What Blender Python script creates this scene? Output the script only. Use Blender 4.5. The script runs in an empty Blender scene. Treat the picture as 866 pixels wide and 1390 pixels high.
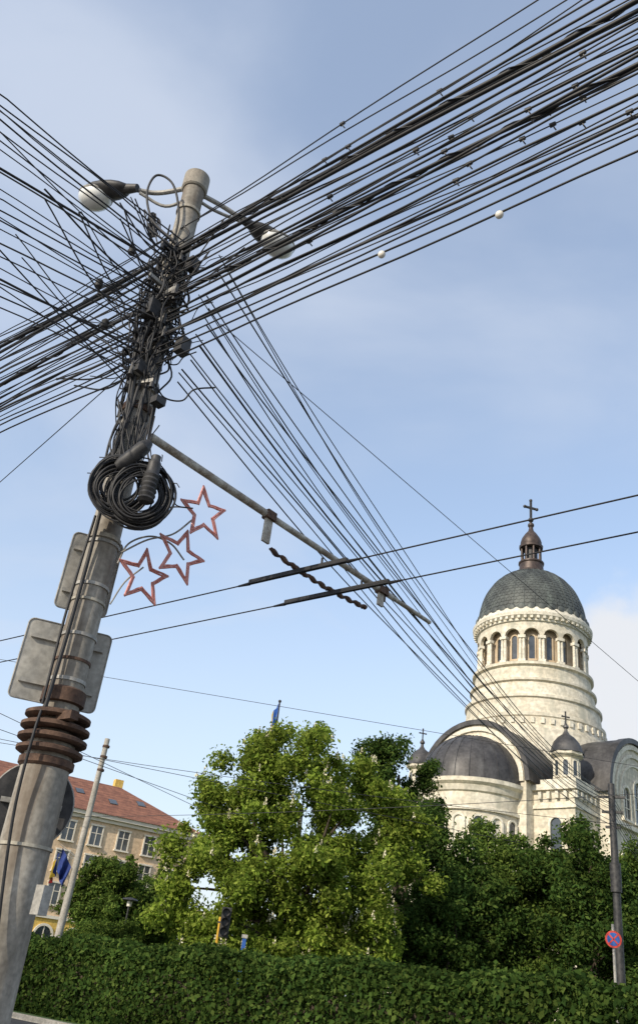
import bpy, math, random
import numpy as np
from mathutils import Vector, Matrix, Quaternion
random.seed(7); rng=np.random.default_rng(7)
scene=bpy.context.scene
scene.view_settings.view_transform='Standard'
try: scene.view_settings.look='None'
except Exception: pass
scene.view_settings.exposure=0
# ------------------------------------------------------------------ camera
TH=math.radians(29.2); RO=math.radians(7.5); FPX=1161.0; EYE=1.6
F=Vector((0,math.cos(TH),math.sin(TH))); U0=Vector((0,-math.sin(TH),math.cos(TH))); R0=Vector((1,0,0))
R=R0*math.cos(RO)+U0*math.sin(RO); U=-R0*math.sin(RO)+U0*math.cos(RO)
cam_d=bpy.data.cameras.new('camera'); cam=bpy.data.objects.new('camera',cam_d); scene.collection.objects.link(cam)
cam_d.sensor_fit='VERTICAL'; cam_d.sensor_height=36; cam_d.sensor_width=24; cam_d.lens=FPX/1390*36
cam_d.clip_start=0.05; cam_d.clip_end=6000
M=Matrix(((R.x,U.x,-F.x,0),(R.y,U.y,-F.y,0),(R.z,U.z,-F.z,EYE),(0,0,0,1)))
cam.matrix_world=M; scene.camera=cam
# survey helpers: bearings measured from the standpoint + known distance / height -> world position
def ray(a,b): return F*FPX+R*(a-433)-U*(b-695)
def P(a,b,y): v=ray(a,b); return Vector((0,0,EYE))+v*(y/v.y)
def PZ(a,b,z): v=ray(a,b); return Vector((0,0,EYE))+v*((z-EYE)/v.z)
def PD(a,b,D): v=ray(a,b); return Vector((0,0,EYE))+v*(D/math.hypot(v.x,v.y))
# ------------------------------------------------------------------ materials
def mat(name,c1,c2,scale=4,rough=.8,metal=0,bump=.0,detail=6,stretch=(1,1,1),spec=.4,c3=None,fine=None):
    m=bpy.data.materials.new(name); m.use_nodes=True; nt=m.node_tree; n=nt.nodes; l=nt.links
    b=n['Principled BSDF']; b.inputs['Roughness'].default_value=rough; b.inputs['Metallic'].default_value=metal
    b.inputs['Specular IOR Level'].default_value=spec
    tc=n.new('ShaderNodeTexCoord'); mp=n.new('ShaderNodeMapping'); mp.inputs['Scale'].default_value=stretch
    l.new(tc.outputs['Object'],mp.inputs[0])
    nz=n.new('ShaderNodeTexNoise'); nz.inputs['Scale'].default_value=scale; nz.inputs['Detail'].default_value=detail; nz.inputs['Roughness'].default_value=.62
    l.new(mp.outputs[0],nz.inputs[0])
    r=n.new('ShaderNodeValToRGB'); l.new(nz.outputs[0],r.inputs[0])
    r.color_ramp.elements[0].position=.36; r.color_ramp.elements[1].position=.64
    r.color_ramp.elements[0].color=(*c1,1); r.color_ramp.elements[1].color=(*c2,1)
    if c3: e=r.color_ramp.elements.new(.74); e.color=(*c3,1)
    out=r.outputs[0]
    if fine:
        n2=n.new('ShaderNodeTexNoise'); n2.inputs['Scale'].default_value=fine; n2.inputs['Detail'].default_value=3
        l.new(tc.outputs['Object'],n2.inputs[0])
        mr=n.new('ShaderNodeMapRange'); mr.inputs[1].default_value=.3; mr.inputs[2].default_value=.7; mr.inputs[3].default_value=.72; mr.inputs[4].default_value=1.12
        l.new(n2.outputs[0],mr.inputs[0])
        mx=n.new('ShaderNodeVectorMath'); mx.operation='SCALE'; l.new(out,mx.inputs[0]); l.new(mr.outputs[0],mx.inputs['Scale']); out=mx.outputs[0]
    l.new(out,b.inputs['Base Color'])
    if bump:
        bp=n.new('ShaderNodeBump'); bp.inputs['Strength'].default_value=bump; bp.inputs['Distance'].default_value=.03
        l.new(nz.outputs[0],bp.inputs['Height']); l.new(bp.outputs[0],b.inputs['Normal'])
    return m
def drips(m,col,amt,scale=1.3,zs=.16,lo=.53,hi=.74):
    nt=m.node_tree; n=nt.nodes; l=nt.links; b=n['Principled BSDF']; src=b.inputs['Base Color'].links[0].from_socket
    tc=n.new('ShaderNodeTexCoord'); mp=n.new('ShaderNodeMapping'); mp.inputs['Scale'].default_value=(1,1,zs); l.new(tc.outputs['Object'],mp.inputs[0])
    nz=n.new('ShaderNodeTexNoise'); nz.inputs['Scale'].default_value=scale; nz.inputs['Detail'].default_value=8; l.new(mp.outputs[0],nz.inputs[0])
    r=n.new('ShaderNodeMapRange'); r.inputs[1].default_value=lo; r.inputs[2].default_value=hi; r.inputs[4].default_value=amt; l.new(nz.outputs[0],r.inputs[0])
    mc=n.new('ShaderNodeMix'); mc.data_type='RGBA'; l.new(r.outputs[0],mc.inputs[0]); l.new(src,mc.inputs[6]); mc.inputs[7].default_value=(*col,1); l.new(mc.outputs[2],b.inputs['Base Color'])
def stripes(m,freq,amp,width=.5):
    nt=m.node_tree; n=nt.nodes; l=nt.links; b=n['Principled BSDF']; src=b.inputs['Base Color'].links[0].from_socket
    tc=n.new('ShaderNodeTexCoord'); sp=n.new('ShaderNodeSeparateXYZ'); l.new(tc.outputs['Object'],sp.inputs[0])
    a=n.new('ShaderNodeMath'); a.operation='MULTIPLY'; a.inputs[1].default_value=freq; l.new(sp.outputs[2],a.inputs[0])
    f=n.new('ShaderNodeMath'); f.operation='FRACT'; l.new(a.outputs[0],f.inputs[0])
    g=n.new('ShaderNodeMath'); g.operation='GREATER_THAN'; g.inputs[1].default_value=width; l.new(f.outputs[0],g.inputs[0])
    mr=n.new('ShaderNodeMapRange'); mr.inputs[3].default_value=1; mr.inputs[4].default_value=amp; l.new(g.outputs[0],mr.inputs[0])
    mx=n.new('ShaderNodeVectorMath'); mx.operation='SCALE'; l.new(src,mx.inputs[0]); l.new(mr.outputs[0],mx.inputs['Scale'])
    l.new(mx.outputs[0],b.inputs['Base Color'])
M_pole=mat('weathered_pole_paint',(.24,.21,.17),(.4,.37,.3),2.2,.7,0,.2,8,(1.5,1.5,.5),c3=(.46,.43,.36),fine=30)
M_polel=mat('chipped_cream_paint',(.17,.15,.12),(.36,.33,.28),3.0,.7,0,.25,8,(1.3,1.3,.45),c3=(.5,.47,.4),fine=24); drips(M_polel,(.1,.07,.045),.75,5,.12,.5,.68)
M_rust=mat('rusty_iron',(.05,.028,.02),(.12,.07,.045),9,.85,0,.4,fine=40)
M_black=mat('black_rubber',(.008,.008,.009),(.02,.019,.02),6,.55,0,0,spec=.35)
M_cgrey=mat('faded_cable_sheath',(.03,.03,.032),(.055,.053,.052),6,.6,0,0,spec=.3)
M_dark=mat('dark_metal',(.02,.02,.022),(.06,.057,.055),8,.55,.2,.1)
M_grey=mat('galvanised_metal',(.24,.23,.21),(.4,.38,.34),5,.6,.2,.15,fine=30)
M_plate=mat('sign_back_aluminium',(.34,.32,.28),(.44,.42,.37),2.5,.6,.1,.08,fine=18,stretch=(1,1,.4)); drips(M_plate,(.18,.15,.12),.6,4,.12)
M_beam=mat('weathered_beam',(.26,.21,.16),(.52,.5,.44),6,.7,.1,.3,fine=30)
M_red=mat('red_rope_light',(.42,.12,.09),(.6,.28,.24),30,.35,0,0)
M_porc=mat('porcelain',(.6,.55,.47),(.72,.68,.6),6,.35)
M_glass=mat('lamp_bowl_plastic',(.6,.6,.57),(.75,.75,.72),5,.2,0,0,spec=.7)
M_white=mat('white_paint',(.6,.58,.54),(.8,.78,.74),5,.6)
M_signred=mat('sign_red',(.4,.03,.02),(.5,.05,.03),5,.5)
M_blue=mat('sign_blue',(.01,.06,.25),(.02,.09,.33),5,.5)
M_yel=mat('signal_yellow',(.5,.28,.02),(.65,.38,.03),5,.6)
M_conc=mat('concrete',(.26,.24,.2),(.42,.39,.34),3,.85,0,.2,stretch=(1,1,.4),fine=20)
M_asph=mat('asphalt',(.04,.04,.042),(.065,.063,.06),.6,.9,0,.1,fine=14)
M_pave=mat('paving',(.16,.15,.14),(.25,.235,.21),.8,.9,0,.1,fine=9)
M_grass=mat('lawn',(.035,.075,.015),(.07,.12,.025),.7,.95,0,.3,fine=12)
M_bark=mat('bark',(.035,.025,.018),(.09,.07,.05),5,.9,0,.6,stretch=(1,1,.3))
M_ochre=mat('ochre_plaster',(.6,.38,.08),(.7,.48,.13),.8,.85,0,.05,fine=5)
M_peach=mat('peach_plaster',(.6,.43,.27),(.7,.53,.36),.5,.85,0,.05,fine=4,stretch=(1,1,.4)); drips(M_peach,(.36,.26,.17),.45)
M_glassw=mat('window_glass',(.02,.025,.03),(.06,.07,.08),.8,.12,0,0,spec=.8)
M_trim=mat('stucco_trim',(.6,.54,.44),(.7,.64,.54),1,.8)
M_stone=mat('cathedral_limestone',(.58,.52,.4),(.72,.66,.54),.7,.85,0,.1,fine=3.5); stripes(M_stone,1.1,.9); drips(M_stone,(.33,.33,.27),.65,1.5,.14,.5,.7)
M_stone2=mat('carved_limestone',(.6,.55,.44),(.74,.69,.58),1.2,.85,0,.15,fine=5); drips(M_stone2,(.36,.36,.3),.55,2,.2,.52,.72)
M_dome=mat('lead_dome_sheet',(.05,.055,.052),(.1,.11,.1),.9,.6,.1,.2,c3=(.15,.17,.15),fine=7); drips(M_dome,(.19,.22,.19),.55,.9,.35)
M_roofd=mat('dark_roof_sheet',(.04,.038,.038),(.085,.08,.078),.8,.5,.3,.1,fine=5); drips(M_roofd,(.14,.135,.13),.6,1.2,.2)
M_copper=mat('brown_copper',(.04,.03,.026),(.085,.06,.05),3,.5,.3,.1)
M_gallery=mat('gallery_inner_wall',(.4,.3,.19),(.52,.42,.3),1.2,.85)  # orange-brown wall between the windows, behind the gallery columns
M_tile=mat('clay_tiles',(.17,.07,.045),(.29,.125,.075),1.3,.85,0,.3,fine=6); stripes(M_tile,3.2,.78,.7)
# ------------------------------------------------------------------ mesh builder
def link(o,parent=None):
    scene.collection.objects.link(o)
    if parent: o.parent=parent
    return o
def empty(name,loc=(0,0,0),rz=0):
    e=bpy.data.objects.new(name,None); e.location=loc; e.rotation_euler=(0,0,rz); e.empty_display_size=.3; return link(e)
class MB:
    def __init__(s): s.v=[];s.f=[];s.m=[]
    def add(s,vs,fs,mi=0):
        o=len(s.v); s.v+= [tuple(x) for x in vs]; s.f+=[tuple(i+o for i in q) for q in fs]; s.m+=[mi]*len(fs)
    def frame(s,d):
        d=Vector(d).normalized(); a=Vector((0,0,1)) if abs(d.z)<.95 else Vector((1,0,0))
        x=d.cross(a).normalized(); return x,d.cross(x).normalized()
    def cyl(s,p1,p2,r1,r2=None,n=12,mi=0,caps=True):
        p1=Vector(p1);p2=Vector(p2); r2=r1 if r2 is None else r2; x,y=s.frame(p2-p1); vs=[]
        for p,r in((p1,r1),(p2,r2)):
            for i in range(n):
                a=2*math.pi*i/n; vs.append(p+x*math.cos(a)*r+y*math.sin(a)*r)
        fs=[(i,(i+1)%n,n+(i+1)%n,n+i) for i in range(n)]
        if caps: fs+=[tuple(range(n)),tuple(range(2*n-1,n-1,-1))]
        s.add(vs,fs,mi)
    def tube(s,pts,rs,n=8,mi=0):
        pts=[Vector(p) for p in pts]; vs=[]; N=len(pts)
        if not hasattr(rs,'__len__'): rs=[rs]*N
        x=None
        for i,p in enumerate(pts):
            d=(pts[min(i+1,N-1)]-pts[max(i-1,0)]).normalized()
            if x is None: x,_=s.frame(d)
            x=(x-d*x.dot(d)).normalized(); y=d.cross(x)
            for k in range(n):
                a=2*math.pi*k/n; vs.append(p+(x*math.cos(a)+y*math.sin(a))*rs[i])
        fs=[(i*n+k,i*n+(k+1)%n,(i+1)*n+(k+1)%n,(i+1)*n+k) for i in range(N-1) for k in range(n)]
        fs+=[tuple(range(n)),tuple((N-1)*n+k for k in range(n))]
        s.add(vs,fs,mi)
    def box(s,c,size,mi=0,X=(1,0,0),Z=(0,0,1)):
        c=Vector(c);X=Vector(X).normalized();Z=Vector(Z).normalized();Y=Z.cross(X).normalized();Z=X.cross(Y)
        a,b,h=[q/2 for q in size]
        vs=[c+X*i*a+Y*j*b+Z*k*h for k in(-1,1) for j in(-1,1) for i in(-1,1)]
        s.add(vs,[(0,2,3,1),(4,5,7,6),(0,1,5,4),(2,6,7,3),(0,4,6,2),(1,3,7,5)],mi)
    def rev(s,prof,c=(0,0,0),n=32,mi=0,a0=0,a1=2*math.pi):
        full=abs(a1-a0-2*math.pi)<1e-6; cols=n if full else n+1; vs=[]
        for r,z in prof:
            for i in range(cols):
                a=a0+(a1-a0)*i/n; vs.append((c[0]+r*math.cos(a),c[1]+r*math.sin(a),c[2]+z))
        fs=[]
        for j in range(len(prof)-1):
            for i in range(n):
                k=(i+1)%cols; fs.append((j*cols+i,j*cols+k,(j+1)*cols+k,(j+1)*cols+i))
        s.add(vs,fs,mi)
    def ell(s,c,X,Y,Z,mi=0,n=16,lat0=-.5,lat1=.5):
        c=Vector(c);X=Vector(X);Y=Vector(Y);Z=Vector(Z);m=10;vs=[]
        for j in range(m+1):
            t=math.pi*(lat0+(lat1-lat0)*j/m)
            for i in range(n):
                a=2*math.pi*i/n; vs.append(c+X*math.cos(a)*math.cos(t)+Y*math.sin(a)*math.cos(t)+Z*math.sin(t))
        s.add(vs,[(j*n+i,j*n+(i+1)%n,(j+1)*n+(i+1)%n,(j+1)*n+i) for j in range(m) for i in range(n)],mi)
    def archwin(s,o,u,nrm,w,h,gl,fr,fw=.18,dep=.14,ml=None):
        o=Vector(o);u=Vector(u).normalized();nrm=Vector(nrm).normalized();Z=Vector((0,0,1)); r=w/2; K=12
        def outline(e,out,base=0):
            rr=r+e; pts=[(-rr,base),(-rr,h-r)]+[(-rr*math.cos(math.pi*k/K),h-r+rr*math.sin(math.pi*k/K)) for k in range(1,K)]+[(rr,h-r),(rr,base)]
            return [o+u*a+Z*b+nrm*out for a,b in pts]
        a=outline(0,.02); s.add(a,[tuple(range(len(a)))],gl)
        i1=outline(0,dep);i0=outline(0,.02);o1=outline(fw,dep);o0=outline(fw,0); N=len(a)
        s.add(i1+i0+o1+o0,[q for k in range(N-1) for q in((k,k+1,2*N+k+1,2*N+k),(k,N+k,N+k+1,k+1),(2*N+k,2*N+k+1,3*N+k+1,3*N+k))],fr)
        s.box(o+nrm*dep*.6-Z*.08,(w+2*fw+.15,dep*1.3,.16),fr,u)
        if ml is not None:
            s.box(o+Z*(h/2)+nrm*.05,(.07,.05,h*.98),ml,u); 
            for q in(.35,.65): s.box(o+Z*(h*q)+nrm*.051,(w,.05,.06),ml,u)
    def build(s,name,mats,parent=None,smooth=True,ang=.6):
        me=bpy.data.meshes.new(name); me.from_pydata(s.v,[],s.f)
        for m in mats: me.materials.append(m)
        me.polygons.foreach_set('material_index',s.m); me.update()
        if smooth:
            me.polygons.foreach_set('use_smooth',[True]*len(s.f))
            try: me.set_sharp_from_angle(angle=ang)
            except Exception: pass
        return link(bpy.data.objects.new(name,me),parent)
class CB:
    def __init__(s): s.sp=[]
    def add(s,pts,r): s.sp.append(([Vector(p) for p in pts],r))
    def build(s,name,m,parent=None,res=2):
        cu=bpy.data.curves.new(name,'CURVE'); cu.dimensions='3D'; cu.bevel_depth=1.0; cu.bevel_resolution=res; cu.use_fill_caps=True
        cu.materials.append(m); cu.materials.append(M_cgrey)
        for q,(pts,r) in enumerate(s.sp):
            sp=cu.splines.new('POLY'); sp.points.add(len(pts)-1)
            for i,p in enumerate(pts): sp.points[i].co=(*p,1); sp.points[i].radius=r
            sp.use_smooth=True; sp.material_index=1 if q%5==2 else 0
        return link(bpy.data.objects.new(name,cu),parent)
def smoothpath(ctrl,n=8):
    c=[Vector(p) for p in ctrl]; c=[c[0]*2-c[1]]+c+[c[-1]*2-c[-2]]; out=[]
    for i in range(1,len(c)-2):
        for k in range(n):
            t=k/n; a,b,d,e=c[i-1],c[i],c[i+1],c[i+2]
            out.append(.5*((2*b)+(d-a)*t+(2*a-5*b+4*d-e)*t*t+(3*b-a-3*d+e)*t**3))
    out.append(c[-2]); return out
# ------------------------------------------------------------------ ground, road
su=Vector((.743,-.669,0)); sn=Vector((.669,.743,0))
def sheet(name,s0,s1,n0,n1,z,m):
    b=MB(); q=[su*s+sn*n+Vector((0,0,z)) for s,n in((s0,n0),(s1,n0),(s1,n1),(s0,n1))]; b.add(q,[(0,1,2,3)]); return b.build(name,[m],smooth=False)
b=MB(); b.add([(-2500,-2500,0),(2500,-2500,0),(2500,2500,0),(-2500,2500,0)],[(0,1,2,3)]); b.build('ground',[M_pave],smooth=False)
sheet('road',-300,300,5.3,17,.004,M_asph)
b=MB()
for k in range(-30,30): 
    c=su*(k*6)+sn*11.2+Vector((0,0,.009)); b.add([c+su*a+sn*d for a,d in((-1.5,-.07),(1.5,-.07),(1.5,.07),(-1.5,.07))],[(0,1,2,3)])
b.build('road_markings',[M_white],smooth=False)
b=MB()
b.box(su*0+sn*5.2+Vector((0,0,.07)),(600,.2,.14),0,su); b.box(sn*17.1+Vector((0,0,.07)),(600,.2,.14),0,su)
b.build('kerb',[M_conc],smooth=False)
b=MB(); b.box(sn*-4.9+Vector((0,0,.06)),(600,20,.12),0,su); b.build('pavement',[M_pave],smooth=False)
b=MB(); b.box(su*-10+sn*63.7+Vector((0,0,.07)),(150,93,.14),0,su); b.build('lawn',[M_grass],smooth=False)
# ------------------------------------------------------------------ main pole
PY=7.24
def pole(z,dy=0,dx=0): return Vector((-1.91-.009*z+dx,PY+dy,z))
def pz(py):
    px=62+(1050-py)*.265; return P(px,py,PY).z
UP=empty('utility_pole',(0,0,0))
zr=pz(1000); ztop=pz(245)
b=MB()
b.tube([pole(0),pole(zr*.5),pole(zr-.05)],[.215,.205,.195],28); 
b.tube([pole(zr-.06),pole(5),pole(7),pole(ztop)],[.15,.143,.135,.125],28)
b.build('shaft',[M_polel],UP)
b=MB(); b.tube([pole(ztop-.22),pole(ztop-.2),pole(ztop+.02),pole(ztop+.05)],[.14,.155,.155,.12],24); b.tube([pole(ztop-.62),pole(ztop-.58)],[.145,.145],20,0)
for yy,hh,mi in((950,.05,1),(735,.02,0),(560,.04,1),(1150,.012,0),(900,.012,1),(820,.012,0)): z=pz(yy); b.tube([pole(z-hh),pole(z+hh)],[(.213 if yy>1000 else .158)]*2,24,mi)
b.build('collars',[M_pole,M_rust],UP)
b=MB()
for k in range(4):
    z=zr-.13+k*.095; rr=.29-.012*abs(k-1.5)
    b.rev([(.16,-.03),(rr-.03,-.032),(rr,-.015),(rr,.012),(rr-.04,.03),(.16,.034)],pole(z),36)
b.rev([(.2,-.22),(.225,-.2),(.225,-.15),(.2,-.14)],pole(zr-.05),30); b.rev([(.15,0),(.185,.01),(.185,.12),(.15,.14)],pole(zr+.26),30)
b.build('rusty_rings',[M_rust],UP)
b=MB()
for k in range(15):
    z=random.uniform(pz(545),pz(330)); d=random.choice([su,sn,su+sn*.4]); d=d.normalized(); L=random.uniform(.28,.55)
    c=pole(z,-.02 if k%2 else .02); b.box(c-Vector((0,.15,0)),(L,.04,.045),k%2,d)
    for sg in(-1,1):
        e=c-Vector((0,.15,0))+d*sg*L*.46; b.cyl(e-Vector((0,0,.08)),e+Vector((0,0,.06)),.025,.018,8,0)
    b.tube([c-Vector((0,0,.025)),c+Vector((0,0,.025))],[.155,.155],18,1)
for (px,py,w,h) in((205,420,.16,.2),(248,470,.12,.18),(190,500,.12,.14),(262,360,.1,.16),(215,545,.1,.08)):
    b.box(P(px,py,PY-.22),(w,.12,h),0,su)
b.build('brackets',[M_dark,M_grey],UP)
b=MB()
for px,py in((207,295),(207,305),(207,315),(143,440),(135,385),(180,340)):
    c=P(px,py,7.1); b.rev([(.0,-.06),(.04,-.05),(.05,-.02),(.03,0),(.045,.03),(.025,.06),(0,.07)],c,14)
b.build('insulators',[M_dark],UP)
cb=CB()
for k in range(54):
    z0=random.uniform(pz(600),pz(420)); z1=random.uniform(pz(480),pz(310)); a=random.uniform(math.pi,2*math.pi); pts=[]
    for i in range(9):
        t=i/8; aa=a+random.uniform(-.5,.5); r=.15+random.random()*(.04+.13*math.sin(math.pi*t)); z=z0+(z1-z0)*t
        pts.append(pole(z)+Vector((math.cos(aa)*r,math.sin(aa)*r,random.uniform(-.06,.06))))
    cb.add(smoothpath(pts,5),random.choice([.006,.008,.01,.013]))
for k in range(26):
    z0=random.uniform(pz(530),pz(350)); a=random.uniform(math.pi*.8,2.1*math.pi); L=random.uniform(.1,.34); dr=random.uniform(.06,.28)
    c=pole(z0)+Vector((0,-.05,0)); d=Vector((math.cos(a),math.sin(a)*.6,0))
    cb.add(smoothpath([c+d*.13,c+d*(.13+L*.4)-Vector((0,0,dr*.8)),c+d*(.13+L)-Vector((0,0,dr*.7)),c+d*(.13+L*1.3)+Vector((0,0,.05)),c+d*(.13+L*2.0)+Vector((0,0,.14))],6),random.choice([.005,.007,.009]))
for k in range(22):
    sg=random.choice([-1,1,-1]); dd=(su*sg if k%2 else sn*-1); s0=random.uniform(.6,1.8); z0=random.uniform(pz(500),pz(340)); dz=random.uniform(.0,.35)
    c=pole(z0,-.12); e=c+dd*s0+Vector((0,0,dz)); m=c+dd*s0*.45-Vector((0,0,random.uniform(.05,.25)))
    cb.add(smoothpath([c,m,e],8),random.choice([.006,.008,.01]))
cb.add(smoothpath([P(240,330,7.0),P(208,300,7.0),P(200,262,7.0),P(213,238,7.0),P(235,250,7.0),P(243,290,7.05),P(236,330,7.1)],8),.014)
cb.add(smoothpath([P(236,335,7.0),P(205,310,7.0),P(196,285,7.0),P(206,300,7.0),P(214,330,7.0)],8),.008)
for k in range(5): cb.add(smoothpath([P(200+k*3,290,7.05),P(196+k*4,305,7.05),P(204+k*3,322,7.05),P(214+k,300,7.05),P(207,292,7.0)],6),.005)
for k in range(10):
    dx=random.uniform(-.13,.13); cb.add(smoothpath([pole(pz(440),-.16,dx),pole(pz(500),-.2,dx+random.uniform(-.05,.05)),pole(pz(560),-.18,dx*.6),pole(pz(610),-.2,dx+random.uniform(-.08,.08)),pole(pz(650),-.22,dx*1.2)],6),random.choice([.012,.016,.01]))
cb.add(smoothpath([P(138,690,7.0),P(120,760,7.02),P(95,850,7.02),P(62,960,7.0)],8),.019)
cb.add(smoothpath([P(130,700,7.0),P(108,770,7.02),P(85,850,7.02),P(58,955,7.0)],8),.012)
cb.add(smoothpath([P(58,960,7.0),P(45,1000,6.93),P(22,1090,6.95),P(5,1200,6.97),P(-10,1330,6.98)],8),.012)
cb.add(smoothpath([P(165,560,7.0),P(150,600,6.95),P(160,640,6.9)],6),.008)
for k in range(16):
    x=random.uniform(150,205); cb.add(smoothpath([P(x+random.uniform(-15,25),random.uniform(540,580),7.05),P(x,random.uniform(590,610),6.95),P(x+random.uniform(-12,12),640,6.9)],6),random.choice([.006,.009]))
cb.build('cable_tangle',M_black,UP)
b=MB(); b.box(P(57,1222,7.0),(.1,.08,.2),0,su); b.box(P(92,972,7.0),(.2,.08,.07),1,su); b.build('junction_box',[M_grey,M_rust],UP)
# ------------------------------------------------------------------ coil
CO=empty('cable_coil')
cb=CB()
for (px,py,r0,n) in((163,661,.235,26),(191,671,.25,34)):
    for k in range(n):
        c=P(px+random.uniform(-3,3),py+random.uniform(-4,4),6.9-random.uniform(0,.12)); r=r0*random.uniform(.68,1.25)
        X=Vector((1,random.uniform(-.12,.12)+.15,random.uniform(-.08,.08))).normalized(); Z=Vector((random.uniform(-.08,.08),random.uniform(-.15,.1),1)).normalized()
        e=random.uniform(1.0,1.18); ph=random.uniform(0,6.28); cb.add([c+X*math.cos(a)*r*(1+.03*math.sin(3*a+ph))+Z*math.sin(a)*r*e*(1+.03*math.cos(2*a+ph)) for a in [2*math.pi*i/40 for i in range(42)]],random.choice([.007,.009,.011]))
for k in range(14):
    c=P(random.uniform(120,235),random.uniform(620,720),6.85); d=Vector((random.uniform(-1,1),-.3,random.uniform(-1,1))).normalized(); cb.add([c,c+d*.06,c+d*.1+Vector((0,0,-.04))],.005)
cb.add(smoothpath([P(235,672,6.9),P(240,686,6.9),P(262,690,6.95)],6),.006)
cb.build('loops',M_black,CO)
b=MB()
b.tube([P(160,634,6.8),P(168,629,6.78),P(196,607,6.76),P(203,601,6.78)],[.05,.07,.07,.04],16)
A=P(197,682,6.75);B=P(213,620,6.75)
pts=[A.lerp(B,t/20) for t in range(21)]; b.tube(pts,[.05]+[.08 if i%2 else .068 for i in range(1,13)]+[.06]*5+[.045]*3,16)
b.build('splice_closures',[M_dark],CO)
# ------------------------------------------------------------------ street lamps
def lamp(base,mid,head0,head1,bowl):
    L=empty('street_lamp'); b=MB()
    pts=smoothpath([base,mid,head0],8); b.tube(pts,.03,10); b.build('arm',[M_grey],L)
    d=(head1-head0).normalized(); side=d.cross(Vector((0,0,1))).normalized(); up=side.cross(d)
    b=MB(); c=head0.lerp(head1,.5); ln=(head1-head0).length/2
    b.ell(c,d*ln,side*.15,up*.1); b.cyl(head0-d*.1,head0+d*.12,.05,.07,14); b.build('housing',[M_dark],L)
    b=MB(); b.ell(bowl,d*.23,side*.18,up*-.17,0,20,0,.5)
    b.ell(bowl+up*.012,d*.24,side*.19,up*.07,1,20,-.5,.5); b.build('bowl',[M_glass,M_grey],L)
zt=ztop
lamp(pole(zt-.12),PZ(215,262,zt-.12),PZ(178,256,zt-.12),PZ(112,262,zt+.0),PZ(130,268,zt-.1))
lamp(pole(zt-.2),PZ(302,280,zt-.2),PZ(338,304,zt-.25),PZ(392,340,zt-.25),PZ(377,331,zt-.33))
b=MB(); b.tube(smoothpath([pole(zt-.3),PZ(290,285,zt-.35),PZ(325,300,zt-.3)],6),.02,8); b.tube(smoothpath([pole(zt-.3),PZ(225,280,zt-.3),PZ(190,262,zt-.2)],6),.02,8); b.build('lamp_struts',[M_grey],UP)
# ------------------------------------------------------------------ overhead cables
def cable_through(cbuild,pole_pt,left_pt,right_pt,r,Lspan=24,sag=.25,wob=0):
    pts=[]
    for tgt,sg in((left_pt,-1),(right_pt,1)):
        if tgt is None: continue
        d=(tgt-pole_pt); L0=math.hypot(d.x,d.y); d=d/L0; seg=[]
        N=40; ph=random.uniform(0,6.28); fr=random.uniform(1.2,2.6); q=Vector((-d.y,d.x,0))
        for i in range(N+1):
            s=Lspan*(i/N)**1.3
            z=sag*((s/Lspan)**2-(s/Lspan))*4 - sag*((L0/Lspan)**2-(L0/Lspan))*4*(s/L0 if s<L0 else 1)
            e=min(1,s/1.0); p=pole_pt+d*s; p.z+=z
            seg.append(p+(q*math.sin(s*fr+ph)+Vector((0,0,math.sin(s*fr*.7+ph*2))))*wob*e)
        pts = seg[::-1]+pts[1:] if sg<0 else (pts[:-1]+seg if pts else seg)
    cbuild.add(pts,r); return pts
A_list=[(725,0,0,470,.007),(768,0,0,456,.007),(800,0,0,484,.009),(830,0,0,478,.012),(862,3,0,472,.024),(872,8,0,478,.02),(866,24,0,491,.012),(866,36,0,500,.009),(866,50,0,457,.008),
(866,62,0,508,.013),(866,70,0,516,.010),(866,84,0,520,.019),(866,92,0,526,.012),(866,103,0,541,.009),(866,124,0,548,.011),(866,131,0,540,.007),(866,147,0,560,.009),(866,158,0,556,.013),
(866,168,0,572,.008),(866,183,0,577,.009),(866,205,0,588,.009),(866,44,0,535,.007),(866,114,0,506,.006),(866,16,0,462,.006),(866,76,0,552,.012),(790,0,0,500,.006),(866,150,0,530,.006),
(866,10,0,468,.009),(866,60,0,478,.006),(866,97,0,490,.007),(866,88,0,512,.006),(866,137,0,566,.006),(866,175,0,548,.006),(850,0,0,466,.007),(866,30,0,520,.007)]
cb=CB(); Apts=[]
for k,(xr,yr,xl,yl,r) in enumerate(A_list):
    t=(62+(1050-400)*.265-xl)/(xr-xl); py=yl+(yr-yl)*t
    t=(62+(1050-py)*.265-xl)/(xr-xl); px=xl+t*(xr-xl); py=yl+(yr-yl)*t
    pp=P(px,py,PY-.2-.02*(k%4)); z=pp.z
    pts=cable_through(cb,pp,PZ(xl,yl,z),PZ(xr,yr,z),r,24,random.uniform(.12,.6),random.uniform(.004,.022)); Apts.append(pts)
for k in (4,11):
    pts=Apts[k]; ln=[]
    for i in range(12,len(pts)-14):
        for j in range(6):
            p=pts[i].lerp(pts[i+1],j/6); a=(i*6+j)*.9; rr=A_list[k][4]+.008; d=(pts[i+1]-pts[i]).normalized(); x=d.cross(Vector((0,0,1))).normalized(); y=d.cross(x); ln.append(p+(x*math.cos(a)+y*math.sin(a))*rr)
    cb.add(ln,.006)
cb.build('overhead_cables',M_black)
B_list=[(128,250,328,.008),(138,246,338,.008),(150,252,350,.007),(160,240,356,.009),(172,240,362,.007),(192,236,372,.007),(228,216,356,.014),(236,222,372,.009),(272,232,402,.007),(285,236,412,.008),(300,226,420,.008),(312,226,432,.006),
(330,230,440,.009),(350,220,452,.007),(374,200,484,.012),(384,205,474,.008),(404,192,500,.008),(418,186,508,.007),(340,170,520,.007),(255,200,392,.006),(205,250,380,.006),(145,244,346,.006),(360,196,470,.006),(392,178,512,.006),(292,215,430,.006),(180,230,400,.006)]
cb=CB()
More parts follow.
